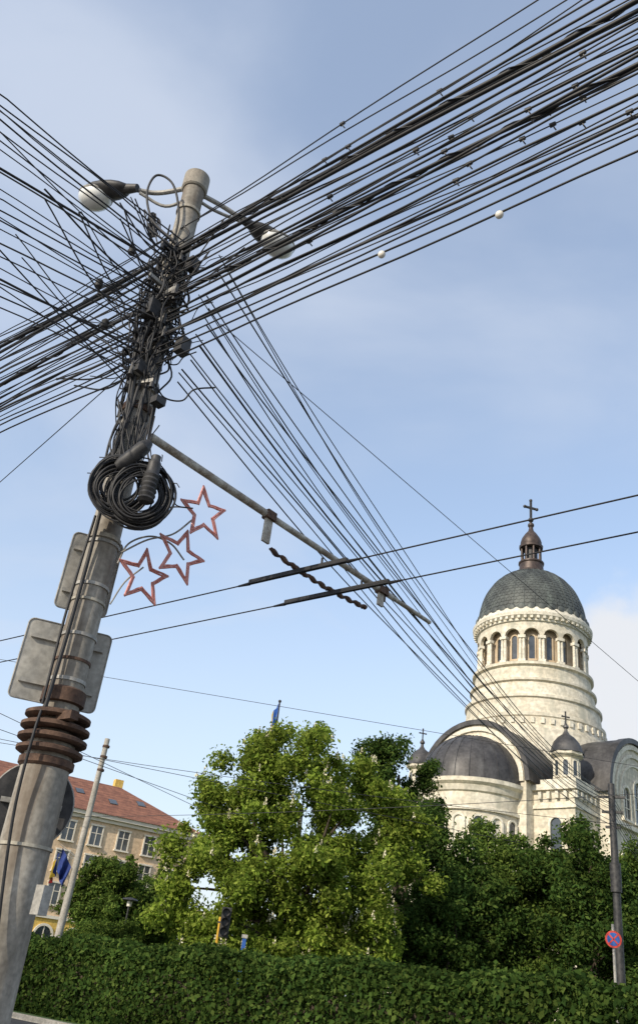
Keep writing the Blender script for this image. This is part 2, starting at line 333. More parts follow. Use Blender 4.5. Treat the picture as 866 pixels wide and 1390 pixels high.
for k,(yl,px,py,r) in enumerate(B_list):
    pp=P(px,py,PY-.18); cable_through(cb,pp,PZ(0,yl,pp.z+.1),None,r,18,random.uniform(.1,.4) if k%4 else random.uniform(.7,1.2),random.uniform(.005,.03))
cb.build('overhead_cables',M_black)
FP=PD(829,1070,32.0); FPb=Vector((FP.x,FP.y,0))
C_list=[(300,345,-.3,1.9,.007),(292,370,-.3,1.7,.009),(285,400,-.35,1.8,.008),(280,420,-.4,1.6,.008),(275,430,-.5,1.9,.007),(270,452,-.6,1.5,.008),(268,470,-.5,1.3,.012),(262,478,-.7,1.45,.007),(256,490,-.9,1.2,.008),(250,500,-1.1,1.2,.009),(245,505,-1.2,1.3,.007),(238,520,-1.3,1.1,.008),(300,360,-.6,2.1,.006),(285,440,-.2,1.4,.009),(270,400,-.9,1.7,.006)]
cb=CB()
for px,py,dz,sag,r in C_list:
    a=P(px,py,PY+.1); e=FPb+Vector((random.uniform(-.15,.15),0,FP.z+dz)); ph=random.uniform(0,6)
    cb.add([a.lerp(e,t)-Vector((0,0,sag*4*t*(1-t)*.55))+Vector((.03*math.sin(t*14+ph),0,.025*math.sin(t*19+ph))) for t in [i/60 for i in range(61)]],r)
for k in range(7):
    a=FPb+Vector((0,0,FP.z-.2-.15*k)); e=a+Vector((30,55,random.uniform(-.5,.5))); cb.add([a.lerp(e,t)-Vector((0,0,4*t*(1-t)*.8)) for t in [i/12 for i in range(13)]],.009)
cb.build('overhead_cables',M_black)
cb=CB()
def wire(a,b,z1,z2,r,e0=.0,e1=.0,sag=0):
    p=PZ(*a,z1);q=PZ(*b,z2); d=q-p; p2=p-d*e0; q2=q+d*e1
    cb.add([p2.lerp(q2,i/20)-Vector((0,0,sag*4*(i/20)*(1-i/20))) for i in range(21)],r)
wire((300,440),(866,925),8,7.6,.005,0,1.5)
wire((130,540),(0,655),7.0,7.2,.006,.4,2)
wire((0,895),(625,1000),7.5,7.2,.006,1,1)
wire((0,968),(245,1085),7.2,7.0,.009,1,.4)
wire((0,990),(240,1076),7.0,6.8,.009,1,.5)
wire((0,1003),(235,1050),6.9,6.6,.008,1,2)
wire((150,1022),(866,1112),7.3,7.2,.008,.4,.4,.3)
wire((150,1100),(866,1065),6.4,6.6,.008,.4,.4,.3)
cb.build('guy_wires',M_black)
b=MB()
def near(px,py):
    v=ray(px,py).normalized(); best=None
    for pts in Apts:
        for i in range(len(pts)-1):
            for t in(0,.25,.5,.75):
                p=pts[i].lerp(pts[i+1],t); w=p-Vector((0,0,EYE)); 
                if w.length<1 or w.dot(v)<0: continue
                a=w.cross(v).length/w.length
                if best is None or a<best[0]: best=(a,p,(pts[i+1]-pts[i]).normalized())
    return best
for px,py in((680,280),(527,346)):
    _,p,d=near(px,py); b.ell(p-Vector((0,0,.02)),d*.034,d.cross(Vector((0,0,1)))*.031,Vector((0,0,.035)))
b.build('porcelain_insulators',[M_porc])
b=MB()
for k in range(26):
    px=random.uniform(420,850); py=220-(px-300)*.35+random.uniform(0,150); _,p,d=near(px,py)
    b.cyl(p-d*.025,p+d*.025,.02,.017,8); b.tube([p,p+Vector((.01,0,-.035)),p+Vector((.03,.01,-.05))],.006,5)
b.build('cable_clips',[M_dark])
# ------------------------------------------------------------------ bracket arm with trolley gear
BA=empty('trolley_bracket_arm'); b=MB()
e0=P(205,593,PY-.02); e1=PZ(583,845,e0.z); d=(e1-e0).normalized()
b.tube([e0,e0.lerp(e1,.33),e0.lerp(e1,.34),e1-d*.9,e1-d*.88,e1],[.043,.043,.037,.037,.031,.028],14); b.build('arm',[M_beam],BA)
b=MB()
for (a,bb) in(((367,700),(359,741)),((509,803),(503,830)),((540,800),(537,822))):
    v=PZ(a[0],a[1],e0.z); t=(v-e0).dot(d); h=e0+d*t; ln=.34 if a[0]<400 else .22
    if a[0]<530: b.box(h-Vector((0,0,ln/2)),(.11,.03,ln),0,d); b.box(h,(.14,.1,.1),1,d)
    else: b.box(h,(.08,.1,.1),1,d); b.cyl(h-Vector((0,0,.13)),h,.025,.025,8,1)
b.build('hangers',[M_beam,M_rust],BA)
b=MB(); zc=e0.z-.36; c0=PZ(366,745,zc);c1=PZ(496,825,zc); n=60
b.tube([c0.lerp(c1,i/n)+Vector((0,0,.012*math.sin(i*1.1)-.05*math.sin(math.pi*i/n))) for i in range(n+1)],[.012+.02*abs(math.sin(i*.55)) for i in range(n+1)],8)
b.tube([c0.lerp(c1,i/n)+Vector((0,0,.022*math.sin(i*.8+2)-.05*math.sin(math.pi*i/n)))+Vector((.02*math.cos(i*.8),0,0)) for i in range(n+1)],[.01]*(n+1),6)
b.build('insulator_chain',[M_rust],BA)
TW=5.75
cb=CB(); b=MB()
for (p0,p1,s0,s1) in(((0,870),(866,672),(343,795),(475,765)),((157,867),(866,722),(392,823),(530,793))):
    a=PZ(*p0,TW); e=PZ(*p1,TW); dd=(e-a); q0=a-dd*(2.2 if p0[0]==0 else 2.6); q1=e+dd*2
    cb.add([q0.lerp(q1,i/30) for i in range(31)],.0085)
    u=dd.normalized(); m0=PZ(*s0,TW);m1=PZ(*s1,TW); m0=a+u*(m0-a).dot(u); m1=a+u*(m1-a).dot(u)
    b.box((m0+m1)/2+Vector((0,0,.02)),((m1-m0).length,.045,.05),0,u)
    b.tube([m0-u*.18,m0],[.012,.022],8); b.tube([m1,m1+u*.18],[.022,.012],8)
    hh=m1.lerp(m0,.25); b.cyl(hh,hh+Vector((0,0,.12)),.015,.015,6)
b.build('section_insulators',[M_black],BA)
cb.build('trolley_wires',M_black)
# ------------------------------------------------------------------ stars
def star(px,py,rot,Rr=.28):
    S=empty('star_decoration'); c=P(px,py,7.3); X=Vector((.74,.67,0)); Z=Vector((0,0,1)); Yn=X.cross(Z); b=MB()
    for off,sc in((0,1),(1,.84)):
        pts=[]
        for i in range(10):
            a=rot+math.pi/2+i*math.pi/5; r=Rr*sc if i%2==0 else Rr*.45*sc; pts.append(c+X*math.cos(a)*r+Z*math.sin(a)*r+Yn*random.uniform(-.006,.006))
        for i in range(10):
            p,q=pts[i],pts[(i+1)%10]; b.tube([p,p.lerp(q,.33)+Z*random.uniform(-.005,.005),p.lerp(q,.66)+Z*random.uniform(-.005,.005),q],.0105,8)
            b.ell(p,X*.013,Vector((0,.013,0)),Z*.013,0,8)
    for i in range(10):
        a=rot+math.pi/2+i*math.pi/5; r=Rr if i%2==0 else Rr*.45
        b.cyl(c+(X*math.cos(a)+Z*math.sin(a))*r,c+(X*math.cos(a)+Z*math.sin(a))*r*.84,.006,.006,6,1)
    b.build('outline',[M_red,M_grey],S)
star(277,697,.25); star(245,754,-.1); star(195,783,.1)
b=MB()
b.tube(smoothpath([P(160,765,7.2),P(175,738,7.25),P(205,728,7.3),P(232,738,7.3),P(250,760,7.3)],8),.009,8)
b.tube(smoothpath([P(165,750,7.2),P(200,733,7.27),P(235,725,7.3),P(262,705,7.3)],8),.009,8)
b.tube(smoothpath([P(225,690,7.1),P(240,688,7.2),P(262,690,7.3)],8),.008,8)
b.tube(smoothpath([P(150,820,7.2),P(170,790,7.25),P(195,770,7.3)],8),.008,8)
b.build('star_mounting_rods',[M_grey])
# ------------------------------------------------------------------ sign backs
def plate(tl,tr,bl,yy,name='traffic_sign'):
    S=empty(name); z1=P(*tl,yy).z; a=PZ(*tl,z1); c=PZ(*tr,z1); lo=P(bl[0],bl[1],a.y).z
    x=(c-a); w=x.length; x=x.normalized(); h=z1-lo; cen=(a+c)/2; cen.z=(z1+lo)/2; nrm=x.cross(Vector((0,0,1)))
    b=MB(); pts=[];r=.05
    for cx,cz,a0 in((w/2-r,h/2-r,0),(-w/2+r,h/2-r,90),(-w/2+r,-h/2+r,180),(w/2-r,-h/2+r,270)):
        for k in range(5):
            t=math.radians(a0+22.5*k); pts.append((cx+r*math.cos(t),cz+r*math.sin(t)))
    N=len(pts); f=[cen+x*p+Vector((0,0,q))+nrm*.012 for p,q in pts]; g=[cen+x*p+Vector((0,0,q))-nrm*.012 for p,q in pts]
    b.add(f+g,[tuple(range(N)),tuple(range(2*N-1,N-1,-1))]+[(i,(i+1)%N,N+(i+1)%N,N+i) for i in range(N)],0)
    rim=[cen+x*p+Vector((0,0,q))+nrm*.014 for p,q in pts]; b.tube(rim+[rim[0]],.007,6,1)
    for q in(-.28,.28): b.box(cen+Vector((0,0,q*h))+nrm*.03,(w*.86,.03,.035),0,x)
    b.build('plate',[M_plate,M_grey],S)
    b=MB()
    for q in(-.28,.28): z=cen.z+q*h; b.tube([pole(z-.015),pole(z+.015)],[.158,.158],18,1); b.box(pole(z,.1),(.1,.2,.03),0,(1,0,0))
    b.build('clamps',[M_rust,M_grey],S)
plate((42,838),(153,865),(14,945),7.32); plate((102,722),(168,740),(69,822),7.36)
S=empty('traffic_sign'); c=P(43,1092,7.62); b=MB(); X=Vector((.97,.25,0)); n_=Vector((.25,-.97,0)); rr=.34
vs=[c+X*math.cos(a)*rr+Vector((0,0,math.sin(a)*rr))+n_*o for o in(.015,-.015) for a in [2*math.pi*i/40 for i in range(40)]]
b.add(vs,[tuple(range(40)),tuple(range(79,39,-1))]+[(i,(i+1)%40,40+(i+1)%40,40+i) for i in range(40)])
rim=[c+X*math.cos(a)*.34+Vector((0,0,math.sin(a)*.34)) for a in [2*math.pi*i/40 for i in range(41)]]; b.tube(rim,.012,6,1)
b.box(c+n_*.04,(.5,.04,.04),1,X); b.cyl(c+n_*.03,c+n_*.35,.02,.02,8,1); b.build('disc',[M_dark,M_grey],S)
# ------------------------------------------------------------------ other poles
def simple_pole(name,base,h,r0,r1,m,lean=Vector((0,0,0))):
    E=empty(name,(0,0,0)); b=MB(); b.tube([base,base+lean*.5+Vector((0,0,h*.5)),base+lean+Vector((0,0,h))],[r0,(r0+r1)/2,r1],16); b.tube([base+Vector((0,0,0)),base+Vector((0,0,.5))],[r0*1.35,r0*1.3],16)
    b.build('shaft',[m],E); return E
E=simple_pole('utility_pole',FPb,FP.z+.15,.15,.11,M_dark); b=MB()
for k in range(3): b.box(FPb+Vector((0,0,FP.z-.3-.5*k)),(.9-.2*k,.08,.08),0,(.9,-.4,0))
b.cyl(FPb+Vector((0,0,5.6)),FPb+Vector((0,0,6.5)),.18,.18,12); b.build('crossarms',[M_dark],E)
TD=34.5
sp=PD(75,1285,TD); spt=PD(147,1003,TD); spb=Vector((sp.x,sp.y,0)); ln=Vector((spt.x-sp.x,spt.y-sp.y,0))
E=simple_pole('tram_pole',spb,spt.z,.15,.1,M_conc,ln*.9); b=MB()
for z in(spt.z-.3,spt.z-.7,spt.z-1.2): b.tube([Vector((spt.x,spt.y,z-.04)),Vector((spt.x,spt.y,z+.04))],[.14,.14],12)
b.build('bands',[M_rust],E)
for q in((-19,24.5),(13,-6)):
    simple_pole('utility_pole',Vector((q[0],q[1],0)),9.8,.2,.13,M_conc)
def flag(base,dirv,w,h,mats,drop):
    b=MB(); nx=12; nz=10; vs=[]
    for j in range(nz+1):
        for i in range(nx+1):
            s=i/nx; t=j/nz; p=base+dirv*s*w*(1-.35*t)+Vector((0,0,-t*h-drop*s)); p+=Vector((-dirv.y,dirv.x,0))*(.12*math.sin(s*11+t*2)*(.4+t)); vs.append(p)
    fs=[];ms=[]
    for j in range(nz):
        for i in range(nx):
            fs.append((j*(nx+1)+i,j*(nx+1)+i+1,(j+1)*(nx+1)+i+1,(j+1)*(nx+1)+i)); ms.append(min(len(mats)-1,int(i/nx*len(mats))))
    b.add(vs,fs); b.m=ms; return b
M_flagb=mat('flag_blue',(.01,.02,.11),(.015,.04,.18),4,.8); M_flagy=mat('flag_yellow',(.36,.25,.02),(.42,.3,.03),4,.8); M_flagr=mat('flag_red',(.2,.015,.015),(.28,.02,.02),4,.8)
E=empty('flag')
flag(PD(86,1150,TD-.1),Vector((.6,.2,-.3)).normalized(),.5,.8,[M_flagb],.4).build('blue_cloth',[M_flagb],E)
flag(PD(82,1157,TD+.1),Vector((-.5,.4,-.6)).normalized(),.38,.7,[M_flagb,M_flagy,M_flagr],.2).build('tricolour_cloth',[M_flagb,M_flagy,M_flagr],E)
b=MB(); b.cyl(PD(106,1165,TD),PD(82,1146,TD),.015,.015,6); b.cyl(PD(106,1168,TD),PD(78,1155,TD),.015,.015,6); b.build('staffs',[M_grey],E)
E=empty('flagpole'); ft=PD(380,952,52); b=MB(); b.cyl((ft.x,ft.y,0),ft,.08,.05,12); b.ell(ft,(.1,0,0),(0,.1,0),(0,0,.1)); b.build('mast',[M_dark],E)
flag(ft-Vector((0,0,.1)),Vector((-.3,.2,0)).normalized(),.5,1.7,[M_blue,M_blue,M_flagy],.7).build('cloth',[M_blue,M_blue,M_flagy],E)
E=empty('traffic_light'); c=PD(306,1252,30); b=MB(); b.box(c,(.3,.24,.85),0,(1,0,0))
for k in(-.27,0,.27): b.cyl(c+Vector((0,-.12,k)),c+Vector((0,-.26,k)),.12,.12,14,0,False)
q=PD(297,1262,30.3); b.cyl((q.x,q.y,0),(q.x,q.y,c.z+.15),.045,.045,10,1); b.box((c+q)/2+Vector((0,0,.1)),(.3,.05,.05),0); b.build('signal_head',[M_dark,M_yel],E)
E=empty('information_post'); q=PD(332,1274,29.5); b=MB(); b.box((q.x,q.y,q.z/2),(.12,.1,q.z),0); b.box((q.x,q.y,q.z+.06),(.18,.14,.1),1); b.build('post',[M_blue,M_grey],E)
E=empty('road_sign'); c=PD(832,1275,21.5); b=MB(); v=Vector((c.x,c.y,0)).normalized(); n_=-v; X=Vector((v.y,-v.x,0))
for rr,o,mi in((.17,0,1),(.13,.006,0)):
    b.add([c+X*math.cos(a)*rr+Vector((0,0,math.sin(a)*rr))+n_*o for a in [2*math.pi*i/32 for i in range(32)]],[tuple(range(32))],mi)
for sg in(1,-1): b.add([c+n_*.012+(X+Vector((0,0,sg)))*.707*p+(X-Vector((0,0,sg)))*.707*q for p,q in((-.13,-.014),(.13,-.014),(.13,.014),(-.13,.014))],[(0,1,2,3)],1)
b.cyl((c.x+v.x*.05,c.y+v.y*.05,0),(c.x+v.x*.05,c.y+v.y*.05,c.z+.3),.03,.03,10,2); b.build('face',[M_blue,M_signred,M_grey],E)
E=empty('warning_post'); c=PD(68,1287,33.6); b=MB()
for k in range(6): b.box((c.x,c.y,c.z-.17*k),(.16,.06,.17),k%2)
b.cyl((c.x,c.y+.05,0),(c.x,c.y+.05,c.z),.03,.03,8,2)
b.build('striped_panel',[M_signred,M_white,M_grey],E)
E=empty('park_lamp'); c=PD(177,1222,42); b=MB(); b.cyl((c.x,c.y,0),c,.05,.035,10); b.rev([(0,.12),(.3,.06),(.36,0),(.3,-.02),(.1,-.04),(0,-.04)],c,20); b.cyl(c-Vector((0,0,.25)),c,.1,.12,12,1); b.build('lamp',[M_dark,M_porc],E)
# ------------------------------------------------------------------ cathedral
CA=empty('cathedral',(21.45,75.0,0),math.atan2(-.695,-.719))
b=MB()
b.box((0,0,8.4),(16.2,16.2,16.8)); b.box((0,0,17.0),(16.8,16.8,.42),1); b.box((0,0,15.6),(16.5,16.5,.25),1); b.box((0,0,11.2),(16.4,16.4,.3),1)
K=24
for ax in(0,1):
    L=9.2; r=4.75
    def T(x,y,z): return (x,y,z) if ax==0 else (-y,x,z)
    prof=[(-r,.0),(-r,17.3)]+[(-r*math.cos(math.pi*k/K),17.3+r*math.sin(math.pi*k/K)) for k in range(1,K)]+[(r,17.3),(r,0)]
    N=len(prof); vs=[T(sx*L,y,z) for sx in(-1,1) for y,z in prof]
    b.add(vs,[tuple(range(N)),tuple(range(2*N-1,N-1,-1))]+[(i,i+1,N+i+1,N+i) for i in range(N-1)],0)
    for (ra,rb,l0,mi) in((4.75,5.15,9.45,2),(4.25,4.6,9.36,1),(3.6,3.85,9.32,1),(2.9,3.1,9.3,1)):
        for sx in((-1,1)):
            xs=(sx*l0,sx*(l0-.6)); v=[]
            for x in xs:
                for rr in(ra,rb):
                    for k in range(K+1): v.append(T(x,-rr*math.cos(math.pi*k/K),17.3+rr*math.sin(math.pi*k/K)))
            q=K+1; fs=[]
            for k in range(K): fs+=[(k,k+1,q+k+1,q+k),(k,k+1,2*q+k+1,2*q+k),(q+k,q+k+1,3*q+k+1,3*q+k)]
            b.add(v,fs,mi)
    v=[T(sx*9.4,-5.08*math.cos(math.pi*k/K),17.3+5.08*math.sin(math.pi*k/K)) for sx in(-1,1) for k in range(K+1)]
    b.add(v,[(k,k+1,K+2+k,K+1+k) for k in range(K)],2)
for (nx,ny) in((0,1),(0,-1)):
    n_=Vector((nx,ny,0)); u=Vector((ny,-nx,0))
    for off,w,h,z in((0,1.5,3.2,15.8),(-2.1,1.1,2.4,15.8),(2.1,1.1,2.4,15.8)): b.archwin(n_*9.2+u*off+Vector((0,0,z)),u,n_,w,h,3,1,.2,.18,1)
    for off in(-3,-1,1,3): b.archwin(n_*9.2+u*off+Vector((0,0,9.5)),u,n_,1.0,3.6,3,1,.2,.18)
    b.box(n_*9.3+Vector((0,0,15.2)),(9.7,.5,.3),1,u); b.box(n_*9.3+Vector((0,0,8.6)),(9.7,.5,.3),1,u)
for sx in(-1,1):
  for sy in(-1,1):
    for n_,u,o in((Vector((sx,0,0)),Vector((0,1,0)),Vector((0,sy*6.6,0))),(Vector((0,sy,0)),Vector((1,0,0)),Vector((sx*6.6,0,0)))):
        b.archwin(n_*8.1+o+Vector((0,0,12.2)),u,n_,.9,2.6,3,1,.18,.15); b.archwin(n_*8.1+o+Vector((0,0,6.5)),u,n_,.9,3.2,3,1,.18,.15)
    b.box((sx*6.9,sy*6.9,17.3),(2.9,2.9,.5),1)
    for k in range(5):
        b.box((sx*8.3,sy*(5.4+k*.7),16.4),(.25,.25,.5),1); b.box((sx*(5.4+k*.7),sy*8.3,16.4),(.25,.25,.5),1)
b.build('body',[M_stone,M_stone2,M_roofd,M_glassw],CA)
b=MB()
for sx in(1,-1):
    c=(sx*9.2,0,0); a0=-math.pi/2 if sx>0 else math.pi/2
    b.rev([(4.0,0),(4.0,15.9),(4.15,16.0),(4.25,16.4),(4.5,16.6),(4.5,16.9),(4.2,16.95)],c,32,0,a0,a0+math.pi)
    b.rev([(4.05,14.6),(4.2,14.62),(4.2,14.85),(4.05,14.9)],c,32,1,a0,a0+math.pi)
    b.rev([(4.4,16.9)]+[(4.25*math.cos(t),16.95+4.1*math.sin(t)) for t in [math.pi/2*i/14 for i in range(15)]],c,36,2,a0,a0+math.pi)
    for k in range(13):
        a=a0+math.pi*k/12; pts=[(c[0]+4.26*math.cos(t)*math.cos(a),4.26*math.cos(t)*math.sin(a),16.96+4.11*math.sin(t)) for t in [math.pi/2*i/10 for i in range(10)]]; b.tube(pts,.03,5,2)
    for k in range(9):
        a=a0+math.pi*(k+.5)/9; n_=Vector((math.cos(a),math.sin(a),0)); b.archwin(Vector(c)+n_*3.99+Vector((0,0,11.2)),Vector((-n_.y,n_.x,0)),n_,.7,3.0,3 if k%2==0 else 1,1,.15,.14)
    b.rev([(5.9,0),(5.9,9.6),(6.2,9.8),(6.2,10.1),(4.0,11.4)],c,32,0,a0,a0+math.pi)
    for k in range(7):
        a=a0+math.pi*(k+.5)/7; n_=Vector((math.cos(a),math.sin(a),0)); b.archwin(Vector(c)+n_*5.88+Vector((0,0,5)),Vector((-n_.y,n_.x,0)),n_,.9,3.4,3,1,.2,.16)
b.build('apses',[M_stone,M_stone2,M_roofd,M_glassw],CA)
b=MB(); n=72
b.rev([(6.5,17),(6.5,22.4),(6.45,22.6),(6.2,22.7),(6.15,23.6),(6.25,23.7),(6.25,24.0),(5.95,24.1),(5.85,25.3),(6.0,25.4),(6.0,25.65),(5.55,25.8),(5.4,26.9),(5.6,27.0),(5.6,27.2),(5.2,27.35),(5.15,28.4),(5.4,28.5),(5.4,28.75),(4.2,28.8)],n=n)
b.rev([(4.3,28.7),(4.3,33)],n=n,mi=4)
zs,zt2=31.3,32.6; nb=18; S_=12; ro,ri=5.0,4.7; vs=[];fs=[]
for i in range(nb):
    for k in range(S_+1):
        a=2*math.pi*(i+k/S_)/nb; x=(k/S_-.5)*2; zl=zs+ (.68*math.sqrt(max(0,1-(x/.8)**2)) if abs(x)<.8 else 0)
        for r,z in((ro,zl),(ro,zt2),(ri,zl)): vs.append((r*math.cos(a),r*math.sin(a),z))
for i in range(nb):
    for k in range(S_):
        o=(i*(S_+1)+k)*3; fs+=[(o,o+3,o+4,o+1),(o,o+3,o+5,o+2)]
b.add(vs,fs,0)
b.rev([(5.0,32.6),(5.15,32.65),(5.15,32.85),(5.3,33.0),(5.45,33.1),(5.5,33.4),(5.3,33.55),(5.2,33.9),(4.9,34.1)],n=n,mi=1)
for i in range(nb):
    a=2*math.pi*i/nb
    for da in(-.03,.03):
        x,y=4.86*math.cos(a+da),4.86*math.sin(a+da)
        b.cyl((x,y,29.1),(x,y,31.05),.14,.125,10,1); 
    x,y=4.85*math.cos(a),4.85*math.sin(a); T_=(-math.sin(a),math.cos(a),0)
    b.box((x,y,31.18),(.66,.42,.26),1,T_); b.box((x,y,28.95),(.62,.4,.3),1,T_)
    am=a+math.pi/nb; n_=Vector((math.cos(am),math.sin(am),0)); b.archwin(n_*4.3+Vector((0,0,29.3)),Vector((-n_.y,n_.x,0)),n_,.5,2.2,3,4,.12,.1)
for i in range(60):
    a=2*math.pi*i/60; b.box((5.28*math.cos(a),5.28*math.sin(a),32.93),(.24,.26,.24),1,(-math.sin(a),math.cos(a),0))
for i in range(48):
    a=2*math.pi*i/48; b.box((6.2*math.cos(a),6.2*math.sin(a),23.3),(.3,.22,.5),1,(-math.sin(a),math.cos(a),0))
for i in range(36):
    a=2*math.pi*i/36; b.ell((5.12*math.cos(a),5.12*math.sin(a),33.95),Vector((-math.sin(a),math.cos(a),0))*.36,Vector((math.cos(a),math.sin(a),0))*.15,Vector((0,0,.42)),2,10)
b.build('drum',[M_stone,M_stone2,M_dome,M_glassw,M_gallery],CA)
b=MB()
prof=[(5.05,33.95)]+[(4.95*math.cos(t)**.92,34.1+5.6*math.sin(t)) for t in [math.pi/2*i/24*.93 for i in range(25)]]
b.rev(prof,n=64)
for i in range(32):
    a=2*math.pi*i/32; b.tube([((r+.01)*math.cos(a),(r+.01)*math.sin(a),z+.01) for r,z in prof[1:]],.04,5)
for j in range(3,22,1):
    r,z=prof[j]; m=max(24,int(r*13))
    for i in range(m):
        a=2*math.pi*(i+.5*(j%2))/m; T_=Vector((-math.sin(a),math.cos(a),0)); O=Vector((math.cos(a),math.sin(a),0)); r2,z2=prof[j-1]; dn=(O*(r2-r)+Vector((0,0,z2-z))).normalized()
        c=O*(r+.02)+Vector((0,0,z)); w=math.pi*r/m*.95; h=.34; nn=T_.cross(dn)
        nn=nn if nn.dot(O)>0 else -nn
        b.add([c-T_*w,c+T_*w,c+T_*w+dn*h*.75+nn*.012,c+dn*h+nn*.014,c-T_*w+dn*h*.75+nn*.012],[(0,1,2,3,4)])
b.build('dome',[M_dome],CA)
b=MB()
b.rev([(1.7,39.0),(1.5,39.7),(1.2,39.9),(1.15,40.6),(1.25,40.7),(1.25,40.85)],n=16); b.rev([(.62,40.8),(.62,42.6)],n=12,mi=1)
for i in range(8):
    a=2*math.pi*i/8; x,y=.93*math.cos(a),.93*math.sin(a); b.cyl((x,y,40.8),(x,y,42.4),.12,.11,8)
b.rev([(.8,42.4),(1.15,42.45),(1.18,42.7),(1.0,42.8),(1.05,43.1),(.9,43.6),(.6,44.1),(.28,44.5),(.2,44.9),(.32,45.1),(.3,45.3),(.1,45.5),(0.06,45.9),(0,45.95)],n=16)
def cross(b,x,y,z,h,mi=0):
    t=h*.05; D_=Vector((.87,-.5,0))
    b.box((x,y,z+h/2),(t*1.7,t*1.7,h),mi,D_); b.box((x,y,z+h*.62),(h*.6,t*1.6,t*1.7),mi,D_); b.ell((x,y,z),(t*2.4,0,0),(0,t*2.4,0),(0,0,t*2.4),mi,10)
    for s in(-1,1): b.ell(Vector((x,y,z+h*.62))+D_*s*h*.3,(t*1.5,0,0),(0,t*1.5,0),(0,0,t*1.5),mi,8)
    b.ell(Vector((x,y,z+h)),(t*1.5,0,0),(0,t*1.5,0),(0,0,t*1.5),mi,8)
b.build('lantern',[M_copper,M_dark],CA)
b=MB(); cross(b,0,0,45.8,2.3); b.build('cross',[M_dark],CA)
def turret(x,y):
    b=MB(); c=(x,y,0)
    b.rev([(1.1,17.4),(1.1,17.7),(.98,17.8),(.98,19.3),(1.1,19.4),(1.3,19.55),(1.3,19.75),(1.15,19.8)],c,8)
    for i in range(8):
        a=2*math.pi*(i+.5)/8; n_=Vector((math.cos(a),math.sin(a),0)); b.archwin(Vector(c)+n_*.915+Vector((0,0,17.95)),Vector((-n_.y,n_.x,0)),n_,.36,1.15,3,1,.07,.07)
    b.rev([(1.32,19.75),(1.2,19.95),(1.15,20.2),(.98,20.6),(.65,21.0),(.3,21.25),(.14,21.5),(.12,21.7),(.22,21.8),(.2,21.95),(.04,22.1)],c,16,2)
    cross(b,x,y,22.05,1.0,4)
    b.build('corner_turret',[M_stone,M_stone2,M_roofd,M_glassw,M_dark],CA)
for sx in(-1,1):
    for sy in(-1,1): turret(sx*6.9,sy*6.9)
# ------------------------------------------------------------------ apartment building
o=Vector((-40,74.5,0)); u=Vector((.871,.491,0)); AB=empty('apartment_building',o,math.atan2(u.y,u.x))
Lb=36.5; De=13; H=14.0
b=MB(); b.box((Lb/2,De/2,2.4),(Lb,De,4.8),1); b.box((Lb/2,De/2,9.4),(Lb,De,9.2),0)
b.box((Lb/2,De/2,4.85),(Lb+.3,De+.3,.25),2); b.box((Lb/2,De/2,H+.05),(Lb+1.1,De+1.1,.35),2); b.box((Lb/2,De/2,H-.3),(Lb+.5,De+.5,.3),2)
x=1.6
while x<Lb-1:
    for z,h in((5.9,1.75),(8.7,1.75),(11.4,1.7)):
        b.box((x,-.03,z+h/2),(1.1,.06,h),3); 
        for dx in(-.6,.6): b.box((x+dx,-.06,z+h/2),(.12,.14,h+.2),4)
        b.box((x,-.08,z+h+.07),(1.4,.2,.14),4); b.box((x,-.1,z-.08),(1.5,.26,.14),4); b.box((x,-.075,z+h/2),(.07,.05,h),4); b.box((x,-.077,z+h*.62),(1.1,.05,.06),4)
    b.archwin((x,0,1.2),(1,0,0),(0,-1,0),1.5,2.9,3,4,.2,.15,4)
    x+=2.75
for y in(2.5,6,9.5):
    for z in(5.9,8.7,11.4): b.box((Lb+.03,y,z+.85),(.06,1.1,1.7),3); b.box((Lb+.06,y,z-.1),(.2,1.4,.14),4)
b.build('walls_and_windows',[M_peach,M_ochre,M_trim,M_glassw,M_trim],AB,smooth=False)
b=MB(); z0=H+.23; e=.7; zr_=H+4.2
v=[(-e,-e,z0),(Lb+e,-e,z0),(Lb+e,De+e,z0),(-e,De+e,z0),(De/2,De/2,zr_),(Lb-De/2,De/2,zr_)]
b.add(v,[(0,1,5,4),(1,2,5),(2,3,4,5),(3,0,4)],0)
for i in range(9):
    x=5+i*3.3; t=.42 if i%2 else .55; y=-e+t*(De/2+e); z=z0+t*(zr_-z0); b.box((x,y,z+.04),(.8,1.1,.1),1,(1,0,0),Vector((0,-(zr_-z0),De/2+e)).normalized())
for x in(9,21,30): b.box((x,De/2+1,zr_+.1),(.9,.7,1.6),2)
b.build('roof',[M_tile,M_glassw,M_ochre],AB,smooth=False)
